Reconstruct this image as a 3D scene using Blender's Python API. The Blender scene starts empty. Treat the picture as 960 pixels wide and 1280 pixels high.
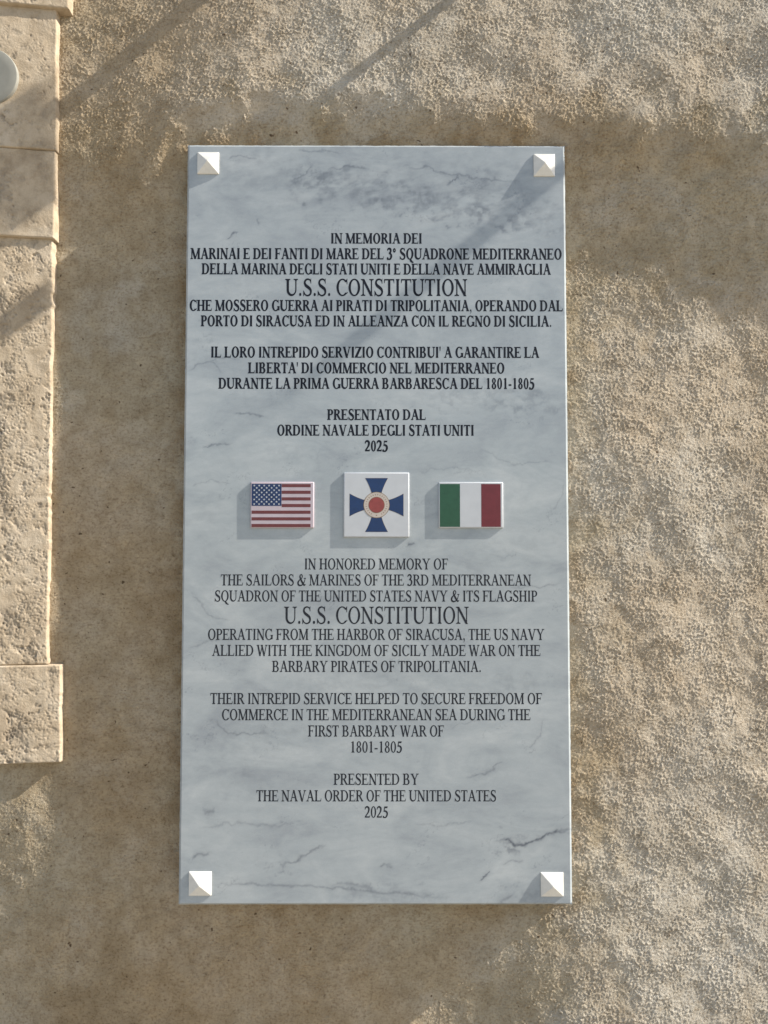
import bpy, bmesh, math, random
import numpy as np
from mathutils import Vector, Matrix
from mathutils.geometry import delaunay_2d_cdt

scene = bpy.context.scene
col = scene.collection
random.seed(4)
rng = np.random.default_rng(11)

# ------------------------------------------------------------------ camera
F_PX = 961.0                       # focal length in pixels of a 960 px wide picture
CAM = Vector((0.00985, -1.19481, -0.04511))
TX, TY, TZ = 0.0439167, -0.00067, -0.0022628
ROT = (Matrix.Rotation(TZ, 3, 'Z') @ Matrix.Rotation(TX, 3, 'X') @ Matrix.Rotation(TY, 3, 'Y'))
cam_d = bpy.data.cameras.new('camera')
cam = bpy.data.objects.new('camera', cam_d)
col.objects.link(cam)
cam_d.sensor_fit = 'HORIZONTAL'
cam_d.sensor_width = 36.0
cam_d.lens = 36.0 * F_PX / 960.0
cam_d.clip_start = 0.01
cam_d.clip_end = 200
cam.location = CAM
cam.rotation_euler = (ROT @ Matrix.Rotation(math.pi / 2, 3, 'X')).to_euler()
scene.camera = cam

# ------------------------------------------------------------------ light
SUN_GRAZE = math.radians(6.0)      # angle between the sunbeams and the wall
SUN_SLOPE = math.radians(39.5)     # slope of the beams seen from the front
SUN = Vector((math.cos(SUN_GRAZE) * math.cos(SUN_SLOPE), -math.sin(SUN_GRAZE),
              math.cos(SUN_GRAZE) * math.sin(SUN_SLOPE)))       # towards the sun
world = bpy.data.worlds.new('World')
scene.world = world
world.use_nodes = True
wn = world.node_tree
bg = wn.nodes['Background']
sky = wn.nodes.new('ShaderNodeTexSky')
sky.sky_type = 'NISHITA'
sky.sun_disc = False
sky.sun_elevation = math.asin(SUN.z)
sky.sun_rotation = math.atan2(SUN.x, SUN.y)
bg.inputs['Strength'].default_value = 0.10
wn.links.new(sky.outputs[0], bg.inputs['Color'])
sun_d = bpy.data.lights.new('sun', 'SUN')
sun_d.energy = 5.0
sun_d.angle = math.radians(0.53)
sun_d.color = (1.0, 0.95, 0.87)
sun = bpy.data.objects.new('sun', sun_d)
col.objects.link(sun)
sun.location = SUN * 5
sun.rotation_euler = SUN.to_track_quat('Z', 'Y').to_euler()
scene.view_settings.view_transform = 'Standard'
scene.view_settings.look = 'None'
scene.view_settings.gamma = 1.0
scene.view_settings.exposure = 0.86
scene.cycles.max_bounces = 8
scene.cycles.diffuse_bounces = 4


def at(u, v, y=0.0):
    """point of the plane Y = y that the photograph's pixel (u, v) looks at"""
    d = ROT @ Vector(((u - 480) / F_PX, 1.0, (640 - v) / F_PX))
    t = (y - CAM.y) / d.y
    return CAM + d * t


WALL_Y = 0.03                      # mean plane of the plaster; the plaque's face is Y = 0


def wx(u): return at(u, 640, WALL_Y).x
def wz(v): return at(480, v, WALL_Y).z

# ------------------------------------------------------------------ helpers


def tag(o, label=None, cat=None, group=None, kind=None):
    if label: o['label'] = label
    if cat: o['category'] = cat
    if group: o['group'] = group
    if kind: o['kind'] = kind
    return o


def empty(name, loc):
    o = bpy.data.objects.new(name, None)
    o.empty_display_size = 0.05
    o.location = loc
    col.objects.link(o)
    return o


def link(name, me, mats, parent=None):
    o = bpy.data.objects.new(name, me)
    for m in (mats if isinstance(mats, (list, tuple)) else [mats]):
        me.materials.append(m)
    col.objects.link(o)
    if parent:
        o.parent = parent
        w = Vector((0, 0, 0))
        p = parent
        while p:
            w += p.location
            p = p.parent
        o.location = -w            # meshes are written in world coordinates
    return o


def mesh_np(name, V, Q, smooth=True):
    """V (n,3) and quads or triangles as an (m,k) array"""
    me = bpy.data.meshes.new(name)
    V = np.asarray(V, np.float32)
    Q = np.asarray(Q, np.int32)
    me.vertices.add(len(V)); me.vertices.foreach_set('co', V.ravel())
    me.loops.add(Q.size); me.loops.foreach_set('vertex_index', Q.ravel())
    me.polygons.add(len(Q))
    me.polygons.foreach_set('loop_start', np.arange(0, Q.size, Q.shape[1], dtype=np.int32))
    me.polygons.foreach_set('use_smooth', np.full(len(Q), smooth))
    me.update(calc_edges=True)
    return me


def grid_quads(nx, nz):
    i = np.arange(nx * nz).reshape(nz, nx)
    return np.stack([i[:-1, :-1], i[:-1, 1:], i[1:, 1:], i[1:, :-1]], -1).reshape(-1, 4)


def bm_mesh(name, bm, smooth=False):
    me = bpy.data.meshes.new(name)
    bm.normal_update()
    bm.to_mesh(me)
    bm.free()
    if smooth:
        for p in me.polygons: p.use_smooth = True
    return me


def ss(a, b, x):
    t = np.clip((x - a) / (b - a), 0, 1)
    return t * t * (3 - 2 * t)


# periodic random fields, sampled every D metres
D = 0.0013
NN = 2048
_f = np.fft.fftfreq(NN, D)
_FX, _FZ = np.meshgrid(_f, _f)
_FR = np.hypot(_FX, _FZ) + 1e-9


def band(lam, bw=0.35, seed=0, ang=None, stretch=1.0):
    """random field of unit deviation whose bumps are about lam metres across"""
    r = np.random.default_rng(seed)
    n = np.fft.fft2(r.standard_normal((NN, NN)).astype(np.float32))
    fr = _FR
    if ang is not None:
        c, s = math.cos(ang), math.sin(ang)
        fr = np.hypot((_FX * c + _FZ * s) * stretch, (-_FX * s + _FZ * c)) + 1e-9
    w = np.exp(-0.5 * (np.log(fr * lam) / bw) ** 2)
    o = np.fft.ifft2(n * w).real
    return (o / o.std()).astype(np.float32)


def pick(field, X, Z):
    return field[np.round(Z / D).astype(int) % NN, np.round(X / D).astype(int) % NN]


# ------------------------------------------------------------------ materials
def mat(name, base=(0.5, 0.5, 0.5), rough=0.6, spec=0.5, metal=0.0):
    m = bpy.data.materials.new(name)
    m.use_nodes = True
    b = m.node_tree.nodes['Principled BSDF']
    b.inputs['Base Color'].default_value = (*base, 1)
    b.inputs['Roughness'].default_value = rough
    b.inputs['Specular IOR Level'].default_value = spec
    b.inputs['Metallic'].default_value = metal
    return m


class NT:
    def __init__(self, m):
        self.t = m.node_tree
        self.b = self.t.nodes['Principled BSDF']
        self.co = self.t.nodes.new('ShaderNodeTexCoord').outputs['Object']

    def n(self, typ, **kw):
        x = self.t.nodes.new(typ)
        for k, v in kw.items(): setattr(x, k, v)
        return x

    def l(self, a, b): self.t.links.new(a, b)

    def noise(self, scale, detail=4, rough=0.55, dist=0.0, vec=None):
        x = self.n('ShaderNodeTexNoise')
        x.inputs['Scale'].default_value = scale
        x.inputs['Detail'].default_value = detail
        x.inputs['Roughness'].default_value = rough
        x.inputs['Distortion'].default_value = dist
        self.l(vec or self.co, x.inputs['Vector'])
        return x.outputs['Fac']

    def ramp(self, fac, stops):
        r = self.n('ShaderNodeValToRGB')
        e = r.color_ramp.elements
        while len(e) < len(stops): e.new(0.5)
        for q, (p, c) in zip(e, stops):
            q.position = p
            q.color = (*c, 1) if len(c) == 3 else c
        self.l(fac, r.inputs[0])
        return r.outputs[0]

    def mix(self, fac, a, b, mode='MIX'):
        x = self.n('ShaderNodeMix', data_type='RGBA', blend_type=mode)
        if isinstance(fac, (int, float)): x.inputs[0].default_value = fac
        else: self.l(fac, x.inputs[0])
        for s, k in ((a, 6), (b, 7)):
            if isinstance(s, tuple): x.inputs[k].default_value = (*s, 1)
            else: self.l(s, x.inputs[k])
        return x.outputs[2]

    def bump(self, height, strength, dist):
        x = self.n('ShaderNodeBump')
        x.inputs['Strength'].default_value = strength
        x.inputs['Distance'].default_value = dist
        self.l(height, x.inputs['Height'])
        self.l(x.outputs[0], self.b.inputs['Normal'])


def plaster_material():
    m = mat('ochre_plaster', rough=0.95, spec=0.15)
    k = NT(m)
    a = k.ramp(k.noise(5.5, 5, 0.6, 0.4), [(0.30, (0.385, 0.31, 0.205)), (0.50, (0.465, 0.39, 0.275)), (0.70, (0.53, 0.465, 0.365))])
    ct = k.n('ShaderNodeAttribute', attribute_name='sunlit_coat')
    a = k.mix(ct.outputs['Fac'], a, k.ramp(k.noise(6.5, 5, 0.6, 0.4), [(0.30, (0.47, 0.405, 0.315)), (0.55, (0.575, 0.52, 0.43)), (0.75, (0.62, 0.58, 0.505))]))  # lime finish whose paleness also stands in for sun
    a = k.mix(k.ramp(k.noise(9, 6, 0.68, 0.3), [(0.50, (0, 0, 0)), (0.68, (0.6, 0.6, 0.6))]), a, (0.53, 0.475, 0.385))
    b = k.ramp(k.noise(38, 5, 0.65), [(0.30, (0.80, 0.77, 0.72)), (0.55, (1, 1, 1)), (0.75, (1.12, 1.10, 1.06))])
    c = k.mix(0.95, a, b, 'MULTIPLY')
    r = k.ramp(k.noise(2.1, 3, 0.5, 0.3), [(0.42, (1, 1, 1)), (0.64, (0.92, 0.80, 0.66))])
    c = k.mix(0.75, c, r, 'MULTIPLY')
    sp = k.ramp(k.noise(260, 2, 0.5), [(0.50, (1, 1, 1)), (0.72, (0.62, 0.56, 0.5))])
    c = k.mix(0.75, c, sp, 'MULTIPLY')
    mp = k.n('ShaderNodeMapping')
    mp.inputs['Rotation'].default_value = (0, math.radians(38), 0)
    mp.inputs['Scale'].default_value = (1.0, 1.0, 2.4)
    k.l(k.co, mp.inputs['Vector'])
    st = k.ramp(k.noise(150, 3, 0.6, 0.6, mp.outputs[0]), [(0.30, (1.16, 1.15, 1.12)), (0.47, (1, 1, 1)), (0.56, (1, 1, 1)), (0.72, (0.66, 0.61, 0.55))])
    c = k.mix(0.8, c, st, 'MULTIPLY')
    pit = k.ramp(k.noise(120, 1, 0.4), [(0.75, (1, 1, 1)), (0.80, (0.25, 0.2, 0.17))])
    c = k.mix(0.9, c, pit, 'MULTIPLY')
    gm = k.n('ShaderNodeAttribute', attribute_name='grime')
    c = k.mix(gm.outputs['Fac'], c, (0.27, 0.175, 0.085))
    k.l(c, k.b.inputs['Base Color'])
    k.bump(k.noise(430, 5, 0.75), 1.0, 0.0026)
    return m


def limestone_material():
    m = mat('worn_limestone', rough=0.9, spec=0.2)
    k = NT(m)
    a = k.ramp(k.noise(14, 6, 0.62, 0.5), [(0.28, (0.34, 0.265, 0.18)), (0.5, (0.485, 0.39, 0.275)), (0.72, (0.55, 0.46, 0.345))])
    b = k.ramp(k.noise(60, 6, 0.75), [(0.28, (0.62, 0.58, 0.53)), (0.55, (1, 1, 1))])
    c = k.mix(0.7, a, b, 'MULTIPLY')
    at_ = k.n('ShaderNodeAttribute', attribute_name='stain')
    c = k.mix(at_.outputs['Fac'], c, (0.15, 0.13, 0.11))
    k.l(c, k.b.inputs['Base Color'])
    k.bump(k.noise(420, 5, 0.7), 0.5, 0.0018)
    return m


def marble_material():
    m = mat('grey_marble', rough=0.32, spec=0.45)
    k = NT(m)
    at_ = k.n('ShaderNodeAttribute', attribute_name='vein')
    mp = k.n('ShaderNodeMapping')
    mp.inputs['Rotation'].default_value = (0, math.radians(12), 0)
    mp.inputs['Scale'].default_value = (1.0, 1.0, 2.2)
    k.l(k.co, mp.inputs['Vector'])
    a = k.ramp(k.noise(7.0, 7, 0.6, 0.9, mp.outputs[0]),
               [(0.28, (0.32, 0.347, 0.365)), (0.48, (0.39, 0.422, 0.432)), (0.72, (0.48, 0.505, 0.505))])
    f = k.ramp(k.noise(45, 5, 0.65, 0.4, mp.outputs[0]), [(0.32, (0.88, 0.89, 0.90)), (0.6, (1.03, 1.03, 1.02))])
    c = k.mix(0.6, a, f, 'MULTIPLY')
    g = k.ramp(k.noise(600, 2, 0.5), [(0.3, (0.94, 0.94, 0.94)), (0.7, (1.03, 1.03, 1.03))])
    c = k.mix(0.7, c, g, 'MULTIPLY')
    c = k.mix(at_.outputs['Fac'], c, (0.10, 0.115, 0.14))
    k.l(c, k.b.inputs['Base Color'])
    k.l(k.ramp(k.noise(30, 3), [(0.3, (0.15,) * 3), (0.7, (0.27,) * 3)]), k.b.inputs['Roughness'])
    k.bump(k.noise(700, 3, 0.6), 0.06, 0.0005)
    return m


def speckled(name, base, rough, spec=0.5, var=0.12, scale=90, bump=0.05):
    m = mat(name, base, rough, spec)
    k = NT(m)
    lo = tuple(c * (1 - var) for c in base)
    hi = tuple(min(1, c * (1 + var)) for c in base)
    k.l(k.ramp(k.noise(scale, 4, 0.6), [(0.3, lo), (0.7, hi)]), k.b.inputs['Base Color'])
    k.bump(k.noise(500, 3, 0.6), bump, 0.0006)
    return m


M_PLASTER = plaster_material()
M_STONE = limestone_material()
M_MARBLE = marble_material()
M_PAINT = speckled('black_letter_paint', (0.010, 0.013, 0.020), 0.6, 0.2, 0.3, 200, 0.15)
M_PAINT_THIN = speckled('worn_letter_paint', (0.022, 0.025, 0.031), 0.6, 0.2, 0.4, 200, 0.15)
M_STUD = speckled('white_stud_stone', (0.76, 0.73, 0.66), 0.25, 0.5, 0.06, 120, 0.1)
M_GLAZE = speckled('white_glaze', (0.53, 0.54, 0.55), 0.22, 0.5, 0.04, 60, 0.03)
M_GLAZE_PINK = speckled('pale_pink_white_glaze', (0.50, 0.42, 0.45), 0.25, 0.5, 0.05, 60, 0.03)
M_RED = speckled('brick_red_glaze', (0.145, 0.035, 0.038), 0.25, 0.5, 0.10, 120, 0.03)
M_NAVY = speckled('navy_glaze', (0.012, 0.03, 0.10), 0.25, 0.5, 0.15, 120, 0.03)
M_BLUE = speckled('cross_blue_glaze', (0.011, 0.036, 0.115), 0.25, 0.5, 0.10, 120, 0.03)
M_GREEN = speckled('dark_green_glaze', (0.022, 0.085, 0.045), 0.25, 0.5, 0.10, 120, 0.03)
M_CRIMSON = speckled('dark_red_glaze', (0.15, 0.022, 0.03), 0.25, 0.5, 0.10, 120, 0.03)
M_MEDRED = speckled('medallion_red_glaze', (0.27, 0.055, 0.05), 0.28, 0.5, 0.15, 200, 0.05)
M_CREAM = speckled('cream_glaze', (0.52, 0.45, 0.39), 0.28, 0.5, 0.06, 120, 0.03)
M_GOLD = speckled('dull_gold_line', (0.22, 0.15, 0.08), 0.35, 0.5, 0.15, 200, 0.05)
M_DISC = speckled('pale_grey_enamel', (0.29, 0.28, 0.24), 0.75, 0.12, 0.08, 40, 0.05)
M_SHADOW_ROD = speckled('shadow_rod_dark', (0.05, 0.05, 0.05), 0.6, 0.4, 0.2, 100, 0.1)
M_SHADOW_LOOP = speckled('shadow_loop_black', (0.03, 0.03, 0.03), 0.6, 0.4, 0.2, 100, 0.1)
M_BLOCKER = speckled('blocker_grey', (0.20, 0.16, 0.12), 0.8, 0.3, 0.2, 60, 0.2)

# ------------------------------------------------------------------ plaster wall
PL_L, PL_R, PL_T, PL_B = -0.300, 0.300, 0.5914, -0.5914      # plaque outline


def axis(lo, hi, flo, fhi, fine, grow=1.25, top=0.03):
    c = list(np.arange(flo, fhi, fine))
    s, x = fine, flo
    left = []
    while x > lo:
        s = min(s * grow, top); x -= s; left.append(x)
    s, x = fine, c[-1]
    right = []
    while x < hi:
        s = min(s * grow, top); x += s; right.append(x)
    return np.array(left[::-1] + c + right)


stucco_a = band(0.0056, 0.40, 1)
stucco_b = band(0.0125, 0.40, 2)
stucco_c = band(0.0049, 0.30, 3)
stucco_d = band(0.0082, 0.40, 8)
stucco_e = band(0.0062, 0.35, 9, math.radians(62), 2.2)
stucco_g = band(0.0062, 0.35, 12, math.radians(-35), 2.2)
patch_b = band(0.055, 0.5, 10)
lump = band(0.045, 0.40, 4)
roll = band(0.16, 0.40, 5)
swell = band(0.40, 0.35, 6)
patch = band(0.11, 0.45, 7)


def wall_height(X, Z):
    U = np.interp(X, [wx(0), wx(960)], [0, 960])
    V = np.interp(-Z, [-wz(0), -wz(1280)], [0, 1280])
    U = 480 + (X - wx(480)) / (wx(960) - wx(480)) * 480
    V = 640 - (Z - wz(640)) / (wz(0) - wz(640)) * 640
    # the old thick coat ends along an uneven line above the plaque
    crest_v = np.interp(U, [60, 110, 170, 235, 300, 400, 520, 600, 706, 780, 860, 960],
                        [196, 208, 192, 160, 138, 140, 150, 165, 168, 172, 182, 190])
    crest_v = crest_v + 5 * pick(patch, X, Z) + 1.0 * pick(lump, X, Z)
    H0 = np.interp(U, [40, 120, 230, 400, 700, 1000], [0.011, 0.015, 0.024, 0.029, 0.035, 0.037])
    zc = wz(640) + (640 - crest_v) * (wz(0) - wz(640)) / 640
    t = (zc - Z) / 0.235
    t = 0.045 * np.logaddexp(0, np.clip(t / 0.045, -30, 60))
    h = H0 * np.clip(1 - t, 0, 1) ** 2
    # the coat thins out upwards and to the right
    h = h - 0.020 * np.tanh(np.maximum(0, Z - zc) / 0.30) - 0.030 * np.tanh(np.maximum(0, U - 720) * 0.00128 / 0.55) * ss(300, 430, V)
    # broad swellings
    def blob(u, v, su, sv, a):
        return a * np.exp(-0.5 * (((U - u) / su) ** 2 + ((V - v) / sv) ** 2))
    h = h + blob(800, 560, 75, 130, 0.008) + blob(820, 900, 90, 120, 0.004)
    h = h + blob(40, 1020, 60, 50, 0.002) - blob(150, 345, 80, 70, 0.005) - blob(560, 1300, 75, 90, 0.020) - blob(95, 285, 55, 60, 0.007) + blob(860, 70, 60, 60, 0.004) - blob(905, 85, 35, 45, 0.005)
    h = h + 0.0008 * pick(swell, X, Z) + 0.00075 * pick(roll, X, Z) + 0.00022 * pick(lump, X, Z)
    # the coat steps back towards the lower left corner
    h = h - blob(-20, 1260, 95, 100, 0.026) - blob(180, 1330, 120, 90, 0.012)
    # stucco grain
    amp = 1.0 - 0.45 * ss(700, 600, U) * ss(170, 240, V)
    pa, pb = pick(patch, X, Z), pick(patch_b, X, Z)
    pa, pb = pick(patch, X, Z), pick(patch_b, X, Z)
    amp = amp * (0.50 + 0.62 * ss(-1.4, 0.9, 0.75 * pa + 0.65 * pb))       # trowelled flatter here and there
    r1 = 1 - np.abs(np.clip(pick(stucco_b, X, Z), -1, 1))
    r2 = 1 - np.abs(np.clip(pick(stucco_d, X, Z) * 0.9, -1, 1))
    r3 = 1 - np.abs(np.clip(pick(stucco_a, X, Z) * 0.9, -1, 1))
    r4 = 1 - np.abs(np.clip(pick(stucco_c, X, Z) * 0.9, -1, 1))
    e, g = pick(stucco_e, X, Z), pick(stucco_g, X, Z)
    dash = np.maximum(ss(0.7, 2.0, e), ss(0.8, 2.1, g))
    grain = 0.88 * (0.00070 * r1 ** 1.5 + 0.00085 * r2 ** 1.5 * (0.25 + r1) + 0.00072 * r3 ** 1.4 * (0.3 + 0.7 * r2)
             + 0.00055 * r4 ** 1.2 * (0.4 + 0.6 * r3) + 0.00055 * dash)
    h = h + amp * grain
    # dips under the plaque so that the slab lies in it
    inside = (X > PL_L + 0.004) & (X < PL_R - 0.004) & (Z > PL_B + 0.004) & (Z < PL_T - 0.004)
    h = np.where(inside, np.minimum(h, 0.006), h)
    return h


xs = axis(-1.25, 1.55, wx(-14), wx(974), D)
zs = axis(-1.95, 1.45, wz(1294), wz(-14), D)
X, Z = np.meshgrid(xs, zs)
HW = wall_height(X, Z)
me = mesh_np('plaster_wall', np.stack([X, WALL_Y - HW, Z], -1).reshape(-1, 3), grid_quads(len(xs), len(zs)))
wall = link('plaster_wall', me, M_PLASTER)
V_ = 640 - (Z - wz(640)) / (wz(0) - wz(640)) * 640
U_ = 480 + (X - wx(480)) / (wx(960) - wx(480)) * 480
sunlit_coat = np.maximum(ss(690, 790, U_ + 25 * pick(patch, X, Z)) * ss(320, 430, V_ + 15 * pick(patch_b, X, Z)), ss(200, 120, V_ + 18 * pick(patch, X, Z)) * ss(60, 330, U_))  # rough lime finish in the sunlit zones, with sunlight painted into its paleness
ca_ = me.attributes.new('sunlit_coat', 'FLOAT', 'POINT')
ca_.data.foreach_set('value', (0.9 * sunlit_coat).astype(np.float32).ravel())
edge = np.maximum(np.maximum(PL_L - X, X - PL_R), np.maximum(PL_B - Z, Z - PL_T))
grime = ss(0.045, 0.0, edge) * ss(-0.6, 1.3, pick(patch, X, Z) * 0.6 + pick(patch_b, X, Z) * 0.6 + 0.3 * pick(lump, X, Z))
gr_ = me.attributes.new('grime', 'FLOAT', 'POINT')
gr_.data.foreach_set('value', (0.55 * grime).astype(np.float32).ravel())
tag(wall, 'rough ochre plaster wall behind the grey marble plaque', 'wall')

# ------------------------------------------------------------------ paving added out of view below the frame for bounce light
M_BOUNCE_PAVING = speckled('pale_bounce_paving', (0.30, 0.26, 0.20), 0.8, 0.3, 0.15, 3, 0.2)
bm = bmesh.new()
bm.faces.new([bm.verts.new(p) for p in ((-30, -40, -1.9), (30, -40, -1.9), (30, 0.2, -1.9), (-30, 0.2, -1.9))])
tag(link('bounce_paving', bm_mesh('bounce_paving', bm), M_BOUNCE_PAVING), kind='structure')

# ------------------------------------------------------------------ stone door surround at the left
chip_a = band(0.011, 0.45, 21, math.radians(35), 0.6)
chip_b = band(0.030, 0.45, 22)
chip_c = band(0.0055, 0.4, 23)
chip_d = band(0.07, 0.5, 24)
edge_n = band(0.02, 0.5, 25)
edge_m = band(0.09, 0.5, 26)
surround = empty('stone_door_surround', (wx(30), WALL_Y, wz(953)))
tag(surround, 'worn cream limestone door surround of stacked blocks left of the plaque', 'door surround')


SCARS = [(8, 505, 7, 14), (4, 548, 6, 18), (6, 600, 5, 22), (59, 502, 3, 6), (12, 640, 6, 12), (14, 680, 7, 10), (35, 905, 9, 22), (57, 878, 6, 5),
         (30, 945, 16, 5), (12, 470, 5, 8), (44, 335, 6, 3), (5, 392, 6, 12), (30, 585, 4, 4), (22, 770, 8, 14), (45, 805, 5, 10), (8, 165, 10, 3), (5, 250, 7, 25)]


def stone_block(name, v0, v1, u0r, u1r, front, rough, smooth_level, off, lean=0.14, tilt=0.0, nick=1.0):
    """one block; v0..v1 its joints, u0r..u1r its right edge at the top and the bottom"""
    y = WALL_Y - front
    zt, zb = at(40, v0, y).z, at(40, v1, y).z
    zs = np.linspace(zb, zt, max(6, int((zt - zb) / D)))
    right_x = np.interp(zs, [zb, zt], [at(u1r - 1.5, v1, y).x, at(u0r - 1.5, v0, y).x])
    right_x = right_x + nick * (0.00028 * pick(edge_n, zs * 0 + off, zs) * np.clip(pick(edge_m, zs * 0 + off + .4, zs), 0, 2) + 0.0004 * pick(edge_m, zs * 0 + off, zs))
    fr = np.concatenate([np.linspace(0, 1, 110)[:-1] * 0.62, 0.62 + 0.38 * np.linspace(0, 1, 40)[:-1]])
    fr = np.concatenate([-np.arange(0, 0.24, D), [-0.25, -0.27, -0.30, -0.40, -0.60]])[::-1]
    Xg = right_x[:, None] + fr[None, :]
    Zg = np.repeat(zs[:, None], len(fr), 1)
    a, b = pick(chip_a, Xg + off, Zg), pick(chip_b, Xg + off, Zg)
    c, d = pick(chip_c, Xg + off, Zg), pick(chip_d, Xg + off, Zg)
    m = ss(smooth_level - 0.5, smooth_level + 0.6, d + 0.6 * b + 0.25 * a)    # 1 where the face has broken away
    pit = ss(1.25, 2.1, b * 0.8 + a * 0.6)
    h = front - rough * (m * (0.00030 + 0.00034 * np.abs(b) + 0.00060 * np.abs(a) + 0.00030 * c) + 0.0004 * m * pit)
    h = h + 0.00004 * c + 0.00035 * d + 0.00006 * b + 0.00004 * a
    h = h + np.minimum(lean * -fr[None, :], 0.018)
    h = h + tilt * (Zg - zb)
    # rounded arrises
    e = np.minimum(np.minimum(-fr[None, :] + 0 * Zg, 1.0), np.minimum(Zg - zb, zt - Zg))
    r = 0.0015
    q = np.clip(1 - e / r, 0, 1)
    h = h - r * (1 - np.sqrt(np.clip(1 - q * q, 0, 1)))
    Vg = 640 - (Zg - wz(640)) / (wz(0) - wz(640)) * 640
    Ug = 480 + (Xg - wx(480)) / (wx(960) - wx(480)) * 480
    scar = sum(np.exp(-(((Ug + 2 * a + 3 * b - u) / su) ** 2 + ((Vg + 2 * c + 5 * b - v) / sv) ** 2)) for u, v, su, sv in SCARS)
    scar = np.clip(scar * 1.5, 0, 1)
    h = h - 0.0016 * scar * (0.6 + 0.4 * np.abs(a))
    nz, nx = h.shape
    # a skirt down to the plaster all round
    Xp = np.pad(Xg, 1, mode='edge'); Zp = np.pad(Zg, 1, mode='edge'); hp = np.pad(h, 1, mode='edge')
    sk = np.ones_like(hp, bool); sk[1:-1, 1:-1] = False
    hp[sk] = -0.012
    me = mesh_np(name, np.stack([Xp, WALL_Y - hp, Zp], -1).reshape(-1, 3), grid_quads(nx + 2, nz + 2))
    st = np.pad(0.10 * ss(0.8, 1.9, b + 0.6 * d) * m + 0.16 * pit * m + 0.30 * scar, 1, mode='edge')
    at_ = me.attributes.new('stain', 'FLOAT', 'POINT')
    at_.data.foreach_set('value', st.astype(np.float32).ravel())
    return link(name, me, M_STONE, surround)


stone_block('stone_block', -150, 10.2, 86, 88, 0.0212, 0.7, -0.2, 0.31, nick=2.4)
stone_block('stone_block', 11.2, 187.6, 72.5, 71.5, 0.0174, 0.5, 0.75, 0.73, nick=0.8)
stone_block('stone_block', 188.4, 297.6, 70.5, 68.5, 0.0152, 0.45, 1.1, 1.21, nick=0.7)
stone_block('stone_block', 298.4, 830.6, 67.5, 60, 0.0104, 0.8, -0.35, 1.63, nick=1.3)
stone_block('plinth_block', 831.4, 953, 76.5, 77, 0.0128, 0.7, 0.1, 2.05, nick=0.9)

# round enamel disc fixed to the jamb
dc = at(-17, 93, WALL_Y - 0.0245 - 0.012)
bm = bmesh.new()
R0 = 0.0465
prof = [(0.0, 0.0075), (R0 * 0.7, 0.0075), (R0 - 0.0014, 0.0075), (R0 - 0.0005, 0.0072), (R0, 0.0064), (R0, -0.006)]
rings = []
for r, h in prof:
    if r == 0:
        rings.append([bm.verts.new((dc.x, WALL_Y - 0.0245 - h, dc.z))])
    else:
        rings.append([bm.verts.new((dc.x + r * math.cos(k * math.tau / 72), WALL_Y - 0.0245 - h, dc.z + r * math.sin(k * math.tau / 72))) for k in range(72)])
for k in range(72):
    bm.faces.new((rings[0][0], rings[1][k], rings[1][(k + 1) % 72]))
    for a, b in zip(rings[1:], rings[2:]):
        bm.faces.new((a[k], b[k], b[(k + 1) % 72], a[(k + 1) % 72]))
bmesh.ops.recalc_face_normals(bm, faces=bm.faces)
disc = link('round_plate', bm_mesh('round_plate', bm, True), M_DISC)
tag(disc, 'plain pale grey round plate fixed to the stone jamb, cut by the left edge', 'plate')

# ------------------------------------------------------------------ marble plaque
plaque = empty('marble_plaque', (0, WALL_Y, PL_B))
tag(plaque, 'upright grey veined marble plaque with black lettering, three emblem tiles and white corner studs', 'plaque')

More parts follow.
